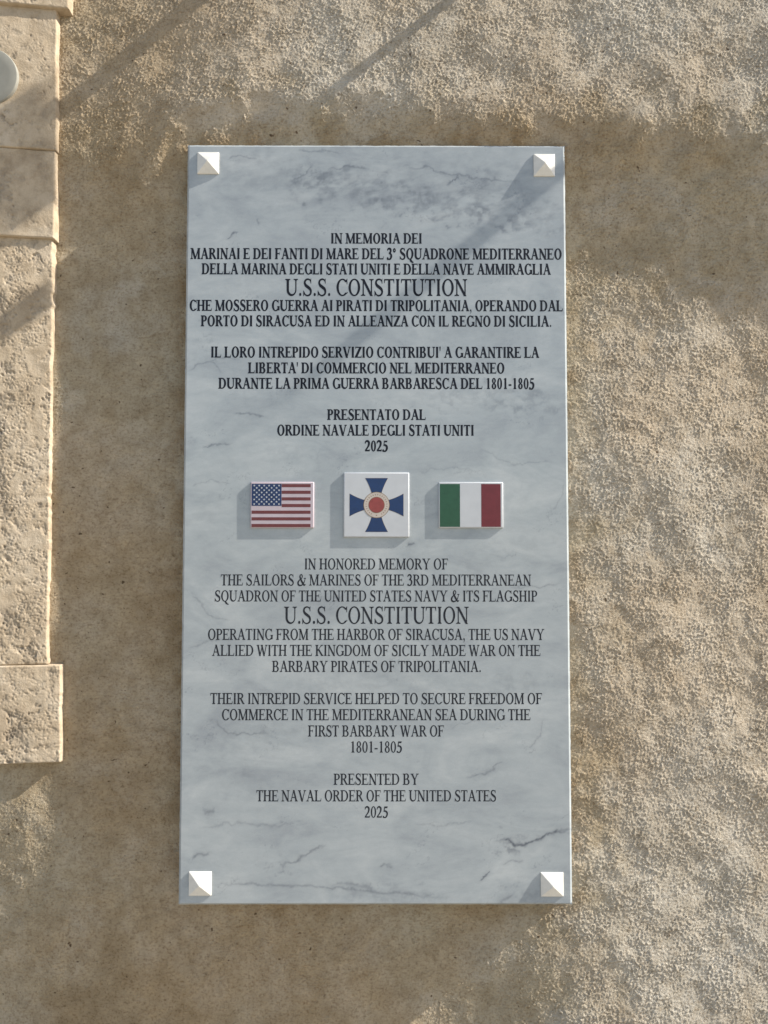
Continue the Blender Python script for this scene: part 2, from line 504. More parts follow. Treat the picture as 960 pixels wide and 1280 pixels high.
VEINS = [  # photo pixels, width px, strength
    ([(284, 198), (300, 195), (320, 199)], 1.6, .45), ([(372, 189), (400, 190), (426, 191)], 1.2, .45),
    ([(410, 211), (440, 209), (461, 211)], 1.4, .5), ([(366, 226), (378, 219), (390, 207)], 1.2, .5),
    ([(506, 209), (536, 210), (552, 217), (568, 218), (600, 223), (650, 228)], 1.5, .5),
    ([(559, 231), (566, 225), (574, 220)], 1.3, .8), ([(284, 299), (290, 294), (296, 292)], 1.3, .7),
    ([(322, 280), (323, 275), (325, 273)], 1.6, .5), ([(293, 516), (308, 516), (323, 518), (329, 521)], 1.4, .6),
    ([(254, 558), (270, 556), (290, 556)], 1.3, .6), ([(236, 464), (248, 456), (261, 451), (270, 455), (278, 468)], 1.2, .45),
    ([(262, 452), (275, 447), (300, 449)], 1.1, .35),
    ([(240, 740), (262, 770), (290, 776)], 1.2, .35), ([(236, 812), (262, 800), (280, 801)], 1.4, .35),
    ([(269, 900), (278, 910), (287, 917), (300, 917), (316, 916), (336, 917)], 1.4, .5),
    ([(585, 973), (606, 967), (618, 960), (631, 953)], 1.4, .45),
    ([(560, 911), (580, 903), (610, 898)], 1.0, .3), ([(660, 935), (675, 920), (680, 900)], 1.1, .35),
    ([(268, 1105), (300, 1104), (322, 1105), (360, 1107), (390, 1108), (443, 1112), (480, 1116), (520, 1118), (558, 1123)], 2.0, .55),
    ([(413, 1106), (430, 1104), (455, 1108), (478, 1115)], 2.4, .45),
    ([(353, 1082), (366, 1079), (380, 1070), (395, 1062), (409, 1055)], 2.0, .55),
    ([(240, 1071), (250, 1069), (263, 1066)], 2.8, .6), ([(255, 1016), (270, 1013)], 5.0, .5),
    ([(623, 1051), (632, 1049), (638, 1048), (641, 1054), (645, 1058), (655, 1055), (667, 1052), (688, 1042), (700, 1038), (716, 1036)], 2.4, .95),
    ([(601, 1100), (607, 1095), (613, 1090)], 1.3, .9), ([(626, 1129), (634, 1123), (641, 1118)], 2.0, .6),
    ([(630, 1081), (641, 1077), (655, 1075)], 1.4, .4), ([(474, 1083), (482, 1081), (492, 1084)], 2.2, .5),
    ([(510, 678), (517, 679), (519, 677)], 1.6, .8), ([(640, 735), (668, 733), (700, 731)], 1.2, .4),
    ([(690, 640), (700, 625), (706, 600)], 1.0, .3), ([(240, 610), (262, 600), (290, 606)], 1.0, .3),
    ([(520, 590), (560, 585), (600, 588)], 1.0, .25), ([(600, 560), (640, 580), (690, 577)], 1.2, .3),
    ([(520, 1030), (560, 1032), (590, 1026)], 1.4, .3), ([(250, 1035), (300, 1028), (340, 1033), (380, 1026)], 1.8, .3),
]
CLOUDS = [
    (400, 235, 170, 34, 2, .17), (600, 235, 130, 40, -4, .20),  # u, v, half length, half width, tilt deg, strength
    (395, 228, 32, 9, 8, .42), (450, 236, 60, 13, -8, .38), (540, 254, 60, 9, -8, .42), (640, 262, 60, 11, -6, .42),
    (600, 246, 22, 16, 30, .30), (655, 277, 40, 8, -12, .3), (480, 250, 30, 8, 10, .3), (660, 500, 60, 9, -6, .40),
    (570, 492, 50, 8, 5, .22), (340, 215, 70, 18, 0, .16), (330, 470, 50, 10, 10, .16), (255, 440, 25, 7, -10, .2),
    (640, 1053, 16, 6, 0, .6), (345, 1082, 8, 5, 0, .5), (310, 925, 70, 12, 5, .2), (420, 960, 60, 14, 20, .10),
    (300, 975, 40, 18, 0, .2), (560, 1015, 90, 14, 8, .08), (250, 650, 20, 30, 0, .15), (620, 690, 80, 10, 10, .14),
    (440, 855, 90, 10, 4, .16), (640, 855, 60, 8, 8, .18), (370, 570, 60, 9, 12, .15), (500, 1122, 60, 6, -4, .25),
    (640, 1125, 40, 8, 18, .3), (290, 345, 60, 10, -5, .12), (600, 420, 70, 12, 6, .12),
]


def vein_field(X, Z):
    U = 480 + (X - at(480, 640).x) / (at(960, 640).x - at(480, 640).x) * 480
    V = np.empty_like(X)
    vv = np.linspace(120, 1200, 60)
    zz = np.array([at(480, v).z for v in vv])
    V = np.interp(-Z, -zz, vv)
    sc = np.interp(V, [180, 1131], [472 / 482.5, 493 / 482.5])
    U = 470.3 + (X) * (482.5 / 0.6) * sc
    wob_u = 2.2 * pick(band(0.03, 0.5, 31), X, Z) + 0.7 * pick(band(0.008, 0.5, 32), X, Z)
    wob_v = 2.2 * pick(band(0.03, 0.5, 33), X, Z) + 0.7 * pick(band(0.008, 0.5, 34), X, Z)
    dens = 0.5 + 0.5 * np.clip(pick(band(0.012, 0.6, 35), X, Z) * 0.7 + 0.35, -1, 1)
    cl = pick(band(0.05, 0.8, 36, math.radians(8), 2.2), X, Z)
    cl2 = pick(band(0.010, 0.6, 37, math.radians(12), 2.2), X, Z)
    f = np.zeros_like(X)
    for pts, w, s in VEINS:
        best = np.full_like(X, 1e9)
        us = [p[0] for p in pts]; vs = [p[1] for p in pts]
        box = (U > min(us) - 25) & (U < max(us) + 25) & (V > min(vs) - 25) & (V < max(vs) + 25)
        uu, v2 = U[box] + 0.45 * wob_u[box], V[box] + 0.45 * wob_v[box]
        bd = np.full(uu.shape, 1e9)
        tt = np.zeros(uu.shape)
        for i, (p, q) in enumerate(zip(pts, pts[1:])):
            dx, dy = q[0] - p[0], q[1] - p[1]
            t = np.clip(((uu - p[0]) * dx + (v2 - p[1]) * dy) / (dx * dx + dy * dy), 0, 1)
            dd = np.hypot(uu - p[0] - t * dx, v2 - p[1] - t * dy)
            tt = np.where(dd < bd, (i + t) / (len(pts) - 1), tt)
            bd = np.minimum(bd, dd)
        fade = np.clip(np.minimum(tt, 1 - tt) * 5 + 0.25, 0, 1)
        s = s * (0.72 if min(vs) > 1090 else 0.9)
        val = s * fade * (0.55 + 0.45 * dens[box]) * np.exp(-(bd / (w * 0.8)) ** 2)
        val += 0.16 * s * fade * np.exp(-(bd / (w * 3.6)) ** 2)
        f[box] = 1 - (1 - f[box]) * (1 - np.clip(val, 0, 1))
    for u, v, a, b, th, s in CLOUDS:
        c, sn = math.cos(math.radians(th)), math.sin(math.radians(th))
        du, dv = U + 4 * wob_u - u, V + 4 * wob_v - v
        p, q = (du * c - dv * sn) / a, (du * sn + dv * c) / b
        val = 0.70 * s * np.exp(-(p * p + q * q) * 0.7) * np.clip(0.66 + 0.34 * cl + 0.10 * cl2, 0.0, 1.3)
        f = 1 - (1 - f) * (1 - np.clip(val, 0, 0.9))
    # hair veins of the stone itself
    n1 = pick(band(0.09, 0.5, 38, math.radians(14), 2.2), X, Z) + 0.25 * pick(band(0.015, 0.5, 39), X, Z)
    msk = ss(0.5, 1.4, pick(band(0.11, 0.4, 40), X, Z))
    f = 1 - (1 - f) * (1 - 0.30 * msk * np.exp(-(n1 / 0.05) ** 2))
    return np.clip(f, 0, 0.95)


CH = 0.0032                           # chamfer
px_ = np.concatenate([[PL_L], np.linspace(PL_L + CH, PL_R - CH, 470), [PL_R]])
pz_ = np.concatenate([[PL_B], np.linspace(PL_B + CH, PL_T - CH, 920), [PL_T]])
px_ = np.concatenate([[PL_L], px_, [PL_R]]); pz_ = np.concatenate([[PL_B], pz_, [PL_T]])
X, Z = np.meshgrid(px_, pz_)
Y = np.zeros_like(X)
e1 = (X <= PL_L) | (X >= PL_R) | (Z <= PL_B) | (Z >= PL_T)
Y[e1] = CH * 0.9
Y[0, :] = Y[-1, :] = 0.034; Y[:, 0] = Y[:, -1] = 0.034
chipn = pick(edge_n, X, Z) * 0.00010
X2 = X + np.where((X <= PL_L) | (X >= PL_R), chipn, 0)
Z2 = Z + np.where((Z <= PL_B) | (Z >= PL_T), chipn, 0)
me = mesh_np('slab', np.stack([X2, Y, Z2], -1).reshape(-1, 3), grid_quads(len(px_), len(pz_)), False)
a_ = me.attributes.new('vein', 'FLOAT', 'POINT')
a_.data.foreach_set('value', vein_field(X, Z).astype(np.float32).ravel())
link('slab', me, M_MARBLE, plaque)

# ---- corner studs: low four sided pyramids
for (u0, v0, u1, v1, lean) in ((246.3, 190, 273.6, 217, 0), (667.2, 192.3, 693.6, 220, 0),
                               (235.6, 1090, 264.2, 1120, 0), (676.2, 1091, 704.4, 1121, 0)):
    a, b = at(u0, v1, -0.002), at(u1, v0, -0.002)
    cx, cz = (a.x + b.x) / 2, (a.z + b.z) / 2
    hx, hz = (b.x - a.x) / 2, (b.z - a.z) / 2
    bm = bmesh.new()
    lo = [bm.verts.new((cx + sx * hx, 0.001, cz + sz * hz)) for sx, sz in ((-1, -1), (1, -1), (1, 1), (-1, 1))]
    up = [bm.verts.new((cx + sx * hx, -0.0016, cz + sz * hz)) for sx, sz in ((-1, -1), (1, -1), (1, 1), (-1, 1))]
    ap = bm.verts.new((cx, -0.0098, cz))
    for k in range(4):
        bm.faces.new((lo[k], lo[(k + 1) % 4], up[(k + 1) % 4], up[k]))
        bm.faces.new((up[k], up[(k + 1) % 4], ap))
    bmesh.ops.recalc_face_normals(bm, faces=bm.faces)
    bmesh.ops.bevel(bm, geom=[e for e in bm.edges if not all(v in lo for v in e.verts)], offset=0.0008, segments=3, affect='EDGES', profile=0.6)
    link('corner_stud', bm_mesh('corner_stud', bm), M_STUD, plaque)

# ------------------------------------------------------------------ the letters
CAP = 662.0


class Glyph:
    """strokes of a narrow roman capital: s stem width, h hairline"""

    def __init__(self, s, h):
        self.s, self.h, self.p = s, h, []

    def poly(self, *pts): self.p.append([tuple(map(float, q)) for q in pts])
    def box(self, x0, y0, x1, y1): self.poly((x0, y0), (x1, y0), (x1, y1), (x0, y1))

    def line(self, x0, y0, x1, y1, w):
        """diagonal whose horizontal width is w"""
        self.poly((x0 - w / 2, y0), (x0 + w / 2, y0), (x1 + w / 2, y1), (x1 - w / 2, y1))

    def serif(self, xl, xr, sx0, sx1, y, up):
        """slab from xl to xr bracketed into a stem sx0..sx1; up +1 at the foot, -1 at the head"""
        t = max(34, self.h * 0.72)
        self.box(xl - 8, min(y, y + up * t), xr + 8, max(y, y + up * t))
        k = t * 0.98
        xl, xr = xl - 8, xr + 8
        for a, b in ((xl, sx0), (xr, sx1)):
            d = b - a
            self.poly((a + d * 0.25, y + up * k * 0.9), (b, y + up * k * 0.9), (b, y + up * (t + 62)), (b - d * 0.16, y + up * (t + 22)))

    def stem(self, xc, foot=True, head=True, y0=0, y1=CAP, wl=98, wr=98, w=None):
        w = w or self.s
        a, b = xc - w / 2, xc + w / 2
        self.box(a, y0, b, y1)
        if foot: self.serif(xc - wl, xc + wr, a, b, y0, 1)
        if head: self.serif(xc - wl, xc + wr, a, b, y1, -1)

    def ring(self, cx, cy, rx, ry, a0, a1, tv=None, th=None, n=26):
        tv = tv or self.s; th = th or self.h
        o, i = [], []
        for k in range(n + 1):
            t = math.radians(a0 + (a1 - a0) * k / n)
            o.append((cx + rx * math.cos(t), cy + ry * math.sin(t)))
            i.append((cx + (rx - tv) * math.cos(t), cy + (ry - th) * math.sin(t)))
        for k in range(n):
            self.poly(o[k], o[k + 1], i[k + 1], i[k])

    def stroke(self, pts, n=8):
        """smooth centre line through (x, y, width)"""
        P = [np.array(q, float) for q in pts]
        P = [2 * P[0] - P[1]] + P + [2 * P[-1] - P[-2]]
        c = []
        for a, b, d, e in zip(P, P[1:], P[2:], P[3:]):
            for k in range(n):
                t = k / n
                c.append(0.5 * (2 * b + (d - a) * t + (2 * a - 5 * b + 4 * d - e) * t * t + (3 * b - a - 3 * d + e) * t ** 3))
        c.append(P[-2])
        L, R = [], []
        for k, q in enumerate(c):
            d = c[min(k + 1, len(c) - 1)] - c[max(k - 1, 0)]
            m = math.hypot(d[0], d[1]) or 1
            nx, ny = -d[1] / m, d[0] / m
            L.append((q[0] + nx * q[2] / 2, q[1] + ny * q[2] / 2)); R.append((q[0] - nx * q[2] / 2, q[1] - ny * q[2] / 2))
        for k in range(len(c) - 1):
            self.poly(L[k], L[k + 1], R[k + 1], R[k])

    def disc(self, x, y, r, n=14):
        self.poly(*[(x + r * math.cos(k * math.tau / n), y + r * math.sin(k * math.tau / n)) for k in range(n)])

    def beak(self, x, y, dx, dy, w):
        """pointed end of an arm, e.g. of T and E"""
        self.poly((x, y), (x, y + dy), (x - dx * 0.28, y + dy), (x - dx, y))


def glyph(ch, s, h):
    g = Glyph(s, h)
    e = s / 2
    if ch == 'I': g.stem(166); return g, 333
    if ch == 'A':
        g.line(122, 12, 352, 655, h * 1.25); g.line(590, 8, 350, 674, s * 1.02)
        g.box(190, 205, 520, 205 + h)
        g.serif(15, 215, 122 - h * .4, 122 + h * .9, 0, 1); g.serif(468, 708, 590 - e, 590 + e * .9, 0, 1); return g, 722
    if ch == 'B':
        g.stem(155, wl=140, wr=60); g.box(150, CAP - h, 320, CAP); g.box(150, 0, 330, h); g.box(150, 338 - h / 2, 330, 338 + h / 2)
        g.ring(310, 498, 235, 164 + h * .3, -90, 90); g.ring(325, 172, 268, 172 + h * .3, -90, 90); return g, 667
    if ch == 'C':
        g.ring(365, 331, 335, 345, 42, 318, n=40); g.poly((618, 676), (636, 676), (640, 450), (606, 450), (585, 560), (560, 610))
        g.stroke([(620, 100, h * .9), (640, 150, h * .7)]); g.line(612, 130, 560, 60, h); return g, 667
    if ch == 'D':
        g.stem(155, wl=139, wr=60); g.box(150, CAP - h, 330, CAP); g.box(150, 0, 330, h); g.ring(320, 331, 365, 331, -90, 90, n=34); return g, 722
    if ch in 'EF':
        g.stem(150, wl=138, wr=60 if ch == 'E' else 100); g.box(150, CAP - h, 540, CAP); g.beak(546, CAP, 60, -150, h)
        g.box(150, 338 - h / 2, 420, 338 + h / 2); g.poly((428, 245), (428, 432), (408, 432), (384, 338 + h / 2), (384, 338 - h / 2), (408, 245))
        if ch == 'E':
            g.box(150, 0, 575, h); g.poly((597, 170), (570, 170), (520, h * .8), (500, 0), (568, 0)); return g, 611
        return g, 556
    if ch == 'G':
        g.ring(370, 331, 338, 345, 42, 318, n=40); g.poly((600, 676), (622, 676), (628, 460), (596, 460), (570, 560), (540, 615))
        g.stem(618, foot=False, y0=40, y1=295, wl=110, wr=90); g.poly((618 + e, 40), (618 + e, 90), (560, 110), (540, 30)); return g, 722
    if ch == 'H':
        g.stem(152, wl=133, wr=133); g.stem(570, wl=133, wr=133); g.box(150, 338 - h / 2, 575, 338 + h / 2); return g, 722
    if ch == 'J': g.stem(245, foot=False, y0=120, wl=110, wr=110); g.stroke([(245, 130, s), (232, 40, s * .7), (150, -2, h * 1.3), (70, 60, h)]); g.disc(68, 70, 52); return g, 389
    if ch == 'K':
        g.stem(155, wl=125, wr=125); g.line(180, 290, 560, 650, h * 1.4); g.line(620, 8, 285, 400, s * 1.15)
        g.serif(480, 690, 540, 590, CAP, -1); g.serif(510, 722, 600, 680, 0, 1); return g, 722
    if ch == 'L': g.stem(155, wl=140, wr=130); g.box(150, 0, 560, h); g.poly((598, 185), (570, 185), (510, h * .8), (490, 0), (565, 0)); return g, 611
    if ch == 'M':
        g.stem(135, w=h * 1.2, wl=118, wr=100); g.stem(735, wl=100, wr=125)
        g.line(440, 8, 160, 655, s * 1.02); g.line(440, 8, 718, 655, h * 1.25); return g, 889
    if ch == 'N':
        g.stem(135, w=h * 1.2, wl=118, wr=110, head=False); g.stem(595, w=h * 1.2, foot=False, wl=118, wr=112)
        g.line(600, -10, 120, CAP, s * 1.12); g.serif(12, 150, 100, 150, CAP, -1); return g, 722
    if ch == 'O': g.ring(361, 331, 327, 345, 0, 360, n=52); return g, 722
    if ch == 'P': g.stem(150, wl=134, wr=150); g.box(150, CAP - h, 300, CAP); g.box(150, 290, 310, 290 + h); g.ring(300, 476, 242, 186, -90, 90, n=30); return g, 556
    if ch == 'Q':
        g.ring(361, 331, 327, 345, 0, 360, n=52); g.stroke([(390, 15, s * .8), (470, -80, s * .95), (580, -150, s * .6), (690, -172, h)]); return g, 722
    if ch == 'R':
        g.stem(155, wl=138, wr=140); g.box(150, CAP - h, 310, CAP); g.box(150, 318, 330, 318 + h); g.ring(310, 490, 250, 172, -90, 90, n=30)
        g.line(588, 6, 330, 340, s * 1.08); g.serif(520, 665, 556, 632, 0, 1); return g, 667
    if ch == 'S':
        g.stroke([(462, 540, h), (420, 610, h * 1.1), (300, 650, h * 1.2), (170, 610, s * .66), (122, 510, s * .84), (180, 410, s * .95), (300, 340, s),
                  (420, 265, s * .95), (466, 165, s * .84), (425, 60, s * .66), (280, 8, h * 1.2), (150, 50, h * 1.1), (80, 150, h)], 7)
        g.poly((462, 676), (480, 676), (482, 480), (450, 480), (432, 560), (425, 610)); g.poly((60, -14), (42, -14), (40, 205), (72, 205), (95, 110), (105, 50)); return g, 556
    if ch == 'T':
        g.stem(305, head=False, wl=125, wr=125); g.box(30, CAP - h, 580, CAP); g.beak(588, CAP, 80, -165, h); g.beak(22, CAP, -80, -165, h); return g, 611
    if ch == 'U':
        g.stem(150, foot=False, y0=230, wl=135, wr=130); g.stem(600, foot=False, y0=230, w=h * 1.2, wl=118, wr=105)
        x0, x1 = 150 - e, 600 + h * .6
        n = 22
        o, i = [], []
        for k in range(n + 1):
            t = math.pi + math.pi * k / n
            cx, r = (x0 + x1) / 2, (x1 - x0) / 2
            o.append((cx + r * math.cos(t), 236 + 250 * math.sin(t)))
            l, q = x0 + s, x1 - h * 1.2
            i.append(((l + q) / 2 + (q - l) / 2 * math.cos(t), 236 + (250 - h * 1.5) * math.sin(t)))
        for k in range(n): g.poly(o[k], o[k + 1], i[k + 1], i[k])
        return g, 722
    if ch == 'V': g.line(375, -10, 120, 655, s * 1.05); g.line(372, -10, 600, 655, h * 1.25); g.serif(10, 250, 75, 190, CAP, -1); g.serif(500, 708, 570, 630, CAP, -1); return g, 722
    if ch == 'W':
        g.line(300, -10, 110, 655, s * 1.0); g.line(296, -10, 470, 600, h * 1.25); g.line(655, -10, 440, 655, s * 1.0); g.line(650, -10, 835, 655, h * 1.25)
        g.serif(5, 225, 65, 165, CAP, -1); g.serif(350, 545, 395, 490, CAP, -1); g.serif(740, 938, 810, 860, CAP, -1); return g, 944
    if ch == 'Y':
        g.stem(365, head=False, y1=320, wl=120, wr=120); g.line(368, 285, 130, 655, s * 1.05); g.line(372, 285, 590, 655, h * 1.3)
        g.serif(20, 262, 85, 190, CAP, -1); g.serif(495, 705, 560, 620, CAP, -1); return g, 722
    if ch == 'Z': g.line(90, 10, 520, 652, s * 1.25); g.box(60, CAP - h, 570, CAP); g.box(20, 0, 570, h); g.beak(45, CAP, -70, -150, h); g.beak(598, 0, 80, 160, h); return g, 611
    if ch == '0': g.ring(250, 331, 222, 345, 0, 360, tv=s * .86, n=44); return g, 500
    if ch == '1': g.stem(262, head=False, w=s * .92, y1=660, wl=120, wr=120); g.poly((262, 676), (262, 590), (200, 590), (115, 575), (115, 598)); return g, 500
    if ch == '2':
        g.stroke([(48, 480, h), (90, 590, s * .6), (215, 640, s * .75), (350, 570, s * .95), (360, 440, s * .95), (280, 280, s * .7), (70, 60, h * 1.4)]); g.box(30, 0, 430, max(h * 1.5, 72)); g.poly((475, 150), (450, 150), (400, 60), (400, 0), (430, 0)); return g, 500
    if ch == '3':
        g.stroke([(62, 520, h), (110, 615, s * .6), (220, 645, s * .7), (340, 580, s * .9), (330, 450, s * .85), (190, 350, h)])
        g.stroke([(190, 350, h), (330, 330, s * .7), (400, 210, s * .98), (340, 60, s * .8), (200, 5, h * 1.3), (85, 50, s * .6)]); g.disc(85, 48, s * .48); return g, 500
    if ch == '5':
        g.stroke([(120, 360, h), (240, 390, s * .7), (375, 300, s * .95), (385, 170, s * .95), (300, 40, s * .7), (180, 5, h * 1.3), (80, 48, s * .6)]); g.disc(80, 46, s * .46)
        g.poly((150, 655), (215, 655), (165, 340), (90, 350)); g.poly((150, 662), (440, 662), (405, 560), (130, 560)); return g, 500
    if ch == '8':
        g.ring(248, 500, 175, 176, 0, 360, tv=s * .75, n=34); g.ring(250, 170, 205, 185, 0, 360, tv=s * .85, n=36); return g, 500
    if ch == '&':
        g.stroke([(700, 420, h), (600, 180, h * 1.3), (440, 40, h * 1.5), (260, 0, s * .7), (110, 60, s * .95), (90, 190, s), (200, 320, s * .6), (400, 440, h * 1.2),
                  (450, 560, s * .6), (380, 650, h * 1.3), (280, 620, s * .6), (250, 520, s * .9), (330, 350, s), (480, 150, s * 1.05), (620, 25, s * .8), (730, 70, h)], 7)
        g.box(580, 405, 760, 405 + h); return g, 778
    if ch == '.': g.disc(125, 52, 64); return g, 250
    if ch == ',': g.disc(125, 52, 62); g.stroke([(160, 50, 60), (160, -40, 44), (90, -140, 24)]); return g, 250
    if ch == "'": g.poly((30, 676), (150, 676), (115, 410), (65, 410)); return g, 180
    if ch == '-': g.box(40, 190, 290, 190 + h * 1.5); return g, 333
    if ch == '°': g.ring(170, 540, 125, 135, 0, 360, tv=s * .55, th=s * .5, n=28); return g, 360
    return g, 250


_cache = {}


def glyph_mesh(ch, s, h):
    """union of the strokes as triangles, plus the outline edges"""
    key = (ch, s, h)
    if key in _cache: return _cache[key]
    g, adv = glyph(ch, s, h)
    V, Fc = [], []
    for p in g.p:
        area = sum(a[0] * b[1] - b[0] * a[1] for a, b in zip(p, p[1:] + p[:1]))
        if abs(area) < 1: continue
        if area < 0: p = p[::-1]
        Fc.append(list(range(len(V), len(V) + len(p))))
        V += [Vector(q) for q in p]
    if not V:
        _cache[key] = (np.zeros((0, 2)), np.zeros((0, 3), int), np.zeros((0, 2), int), adv)
        return _cache[key]
    vo, eo, fo, _, _, src = delaunay_2d_cdt(V, [], Fc, 1, 0.5)
    tris = []
    for f, from_ in zip(fo, src):
        if not from_: continue         # the counter of a letter, enclosed but not inked
        for k in range(1, len(f) - 1): tris.append((f[0], f[k], f[k + 1]))
    cnt = {}
    for t in tris:
        for a, b in zip(t, t[1:] + t[:1]):
            k = (min(a, b), max(a, b))
            cnt.setdefault(k, []).append((a, b))
    out = [v[0] for v in cnt.values() if len(v) == 1]
    _cache[key] = (np.array([tuple(v) for v in vo]), np.array(tris, int), np.array(out, int).reshape(-1, 2), adv)
    return _cache[key]


def text_mesh(name, text, x0, x1, zbase, capz, s, h, y0=-0.00009, y1=0.0006, track=0.0):
    """a line of lettering set between x0 and x1"""
    pen, parts = 0.0, []
    for ch in text:
        V, T, E, adv = glyph_mesh(ch, s, h)
        if len(V): parts.append((V + np.array([pen, 0]), T, E))
        pen += adv + track
    lo = min(p[0][:, 0].min() for p in parts); hi = max(p[0][:, 0].max() for p in parts)
    sx, sz = (x1 - x0) / (hi - lo), capz / CAP
    VV, FF, n = [], [], 0
    for V, T, E in parts:
        x, z = x0 + (V[:, 0] - lo) * sx, zbase + V[:, 1] * sz
        m = len(V)
        VV.append(np.stack([x, np.full(m, y0), z], 1)); VV.append(np.stack([x, np.full(m, y1), z], 1))
        FF.append(T + n)
        FF.append(np.stack([E[:, 1], E[:, 0], E[:, 0] + m], 1) + n)
        FF.append(np.stack([E[:, 1], E[:, 0] + m, E[:, 1] + m], 1) + n)
        n += 2 * m
    return mesh_np(name, np.concatenate(VV), np.concatenate(FF), False)


BOLD = (182, 70)
THIN = (134, 52)
LINES = [
    ("IN MEMORIA DEI", 298, 414, 527, 13.0, BOLD),
    ("MARINAI E DEI FANTI DI MARE DEL 3° SQUADRONE MEDITERRANEO", 317.3, 238, 702, 13.2, BOLD),
    ("DELLA MARINA DEGLI STATI UNITI E DELLA NAVE AMMIRAGLIA", 336.3, 252, 688.5, 13.2, BOLD),
    ("U.S.S. CONSTITUTION", 359.3, 356.5, 584, 20.8, (132, 56)),
    ("CHE MOSSERO GUERRA AI PIRATI DI TRIPOLITANIA, OPERANDO DAL", 382, 237, 703.5, 13.2, BOLD),
    ("PORTO DI SIRACUSA ED IN ALLEANZA CON IL REGNO DI SICILIA.", 401.3, 251, 689, 13.2, BOLD),
    ("IL LORO INTREPIDO SERVIZIO CONTRIBUI' A GARANTIRE LA", 440.3, 264, 674, 13.3, BOLD),
    ("LIBERTA' DI COMMERCIO NEL MEDITERRANEO", 460, 310, 630.5, 13.3, BOLD),
    ("DURANTE LA PRIMA GUERRA BARBARESCA DEL 1801-1805", 479.3, 273, 668, 13.3, BOLD),
    ("PRESENTATO DAL", 518.3, 409, 532.3, 13.3, BOLD),
    ("ORDINE NAVALE DEGLI STATI UNITI", 537.8, 346.5, 592, 13.4, BOLD),
    ("2025", 557.5, 456, 485, 13.4, BOLD),
    ("IN HONORED MEMORY OF", 705, 381, 560, 13.6, THIN),
    ("THE SAILORS & MARINES OF THE 3RD MEDITERRANEAN", 725, 276, 664, 13.6, THIN),
    ("SQUADRON OF THE UNITED STATES NAVY & ITS FLAGSHIP", 745, 268.5, 671.5, 13.6, THIN),
    ("U.S.S. CONSTITUTION", 769, 355, 586, 21.2, (116, 46)),
    ("OPERATING FROM THE HARBOR OF SIRACUSA, THE US NAVY", 793, 260, 680.5, 13.7, THIN),
    ("ALLIED WITH THE KINGDOM OF SICILY MADE WAR ON THE", 813, 265, 675.5, 13.7, THIN),
    ("BARBARY PIRATES OF TRIPOLITANIA.", 833, 340, 601, 13.8, THIN),
    ("THEIR INTREPID SERVICE HELPED TO SECURE FREEDOM OF", 873.2, 263, 677.5, 13.8, THIN),
    ("COMMERCE IN THE MEDITERRANEAN SEA DURING THE", 893.3, 277.5, 663, 13.8, THIN),
    ("FIRST BARBARY WAR OF", 913.7, 385, 555, 13.9, THIN),
    ("1801-1805", 933.7, 439, 502.5, 13.9, THIN),
    ("PRESENTED BY", 974, 417, 523.5, 14.0, THIN),
    ("THE NAVAL ORDER OF THE UNITED STATES", 994.7, 320.5, 620, 14.0, THIN),
    ("2025", 1015, 456, 485, 14.0, THIN),
]
for text, vc, ul, ur, cap, (s, h) in LINES:
    a, b = at(ul, vc + cap / 2), at(ur, vc - cap / 2)
    me = text_mesh('inscription_line', text, a.x, b.x, a.z, b.z - a.z, s, h)
    link('inscription_line', me, M_PAINT if vc < 650 else M_PAINT_THIN, plaque)

# ------------------------------------------------------------------ emblem tiles
TILE = 0.0031


def prism(bm, pts, y0, y1, mi=0):
    """flat polygon of (x, z) points, front at y0 (towards the viewer), back at y1"""
    f = [bm.verts.new((x, y0, z)) for x, z in pts]
    b = [bm.verts.new((x, y1, z)) for x, z in pts]
    n = len(pts)
    fs = [bm.faces.new(f)]
    for k in range(n): fs.append(bm.faces.new((f[k], b[k], b[(k + 1) % n], f[(k + 1) % n])))
    for q in fs: q.material_index = mi
    return fs


def rect(x0, z0, x1, z1): return [(x0, z0), (x1, z0), (x1, z1), (x0, z1)]


def tile_body(name, u0, v0, u1, v1, m, label):
    a, b = at(u0, v1, -TILE), at(u1, v0, -TILE)
    bm = bmesh.new()
    prism(bm, rect(a.x, a.z, b.x, b.z), -TILE, 0.0015)
    bmesh.ops.recalc_face_normals(bm, faces=bm.faces)
    bmesh.ops.bevel(bm, geom=[e for e in bm.edges if min(v.co.y for v in e.verts) < -TILE + 1e-6], offset=0.0016, segments=2, affect='EDGES', profile=0.5)
    o = link(name, bm_mesh(name, bm, True), m, plaque)
    for p in o.data.polygons: p.use_smooth = len(p.vertices) == 4 and p.area < 3e-4
    o['label'] = label
    return o, a.x, a.z, b.x, b.z


def part(name, bm, mats, parent):
    bmesh.ops.recalc_face_normals(bm, faces=bm.faces)
    for f in bm.faces:
        if abs(f.normal.y) > 0.9 and f.normal.y > 0: f.normal_flip()
    return link(name, bm_mesh(name, bm), mats, parent)


LIFT = -TILE - 0.00008
LIFT2 = -TILE - 0.00014
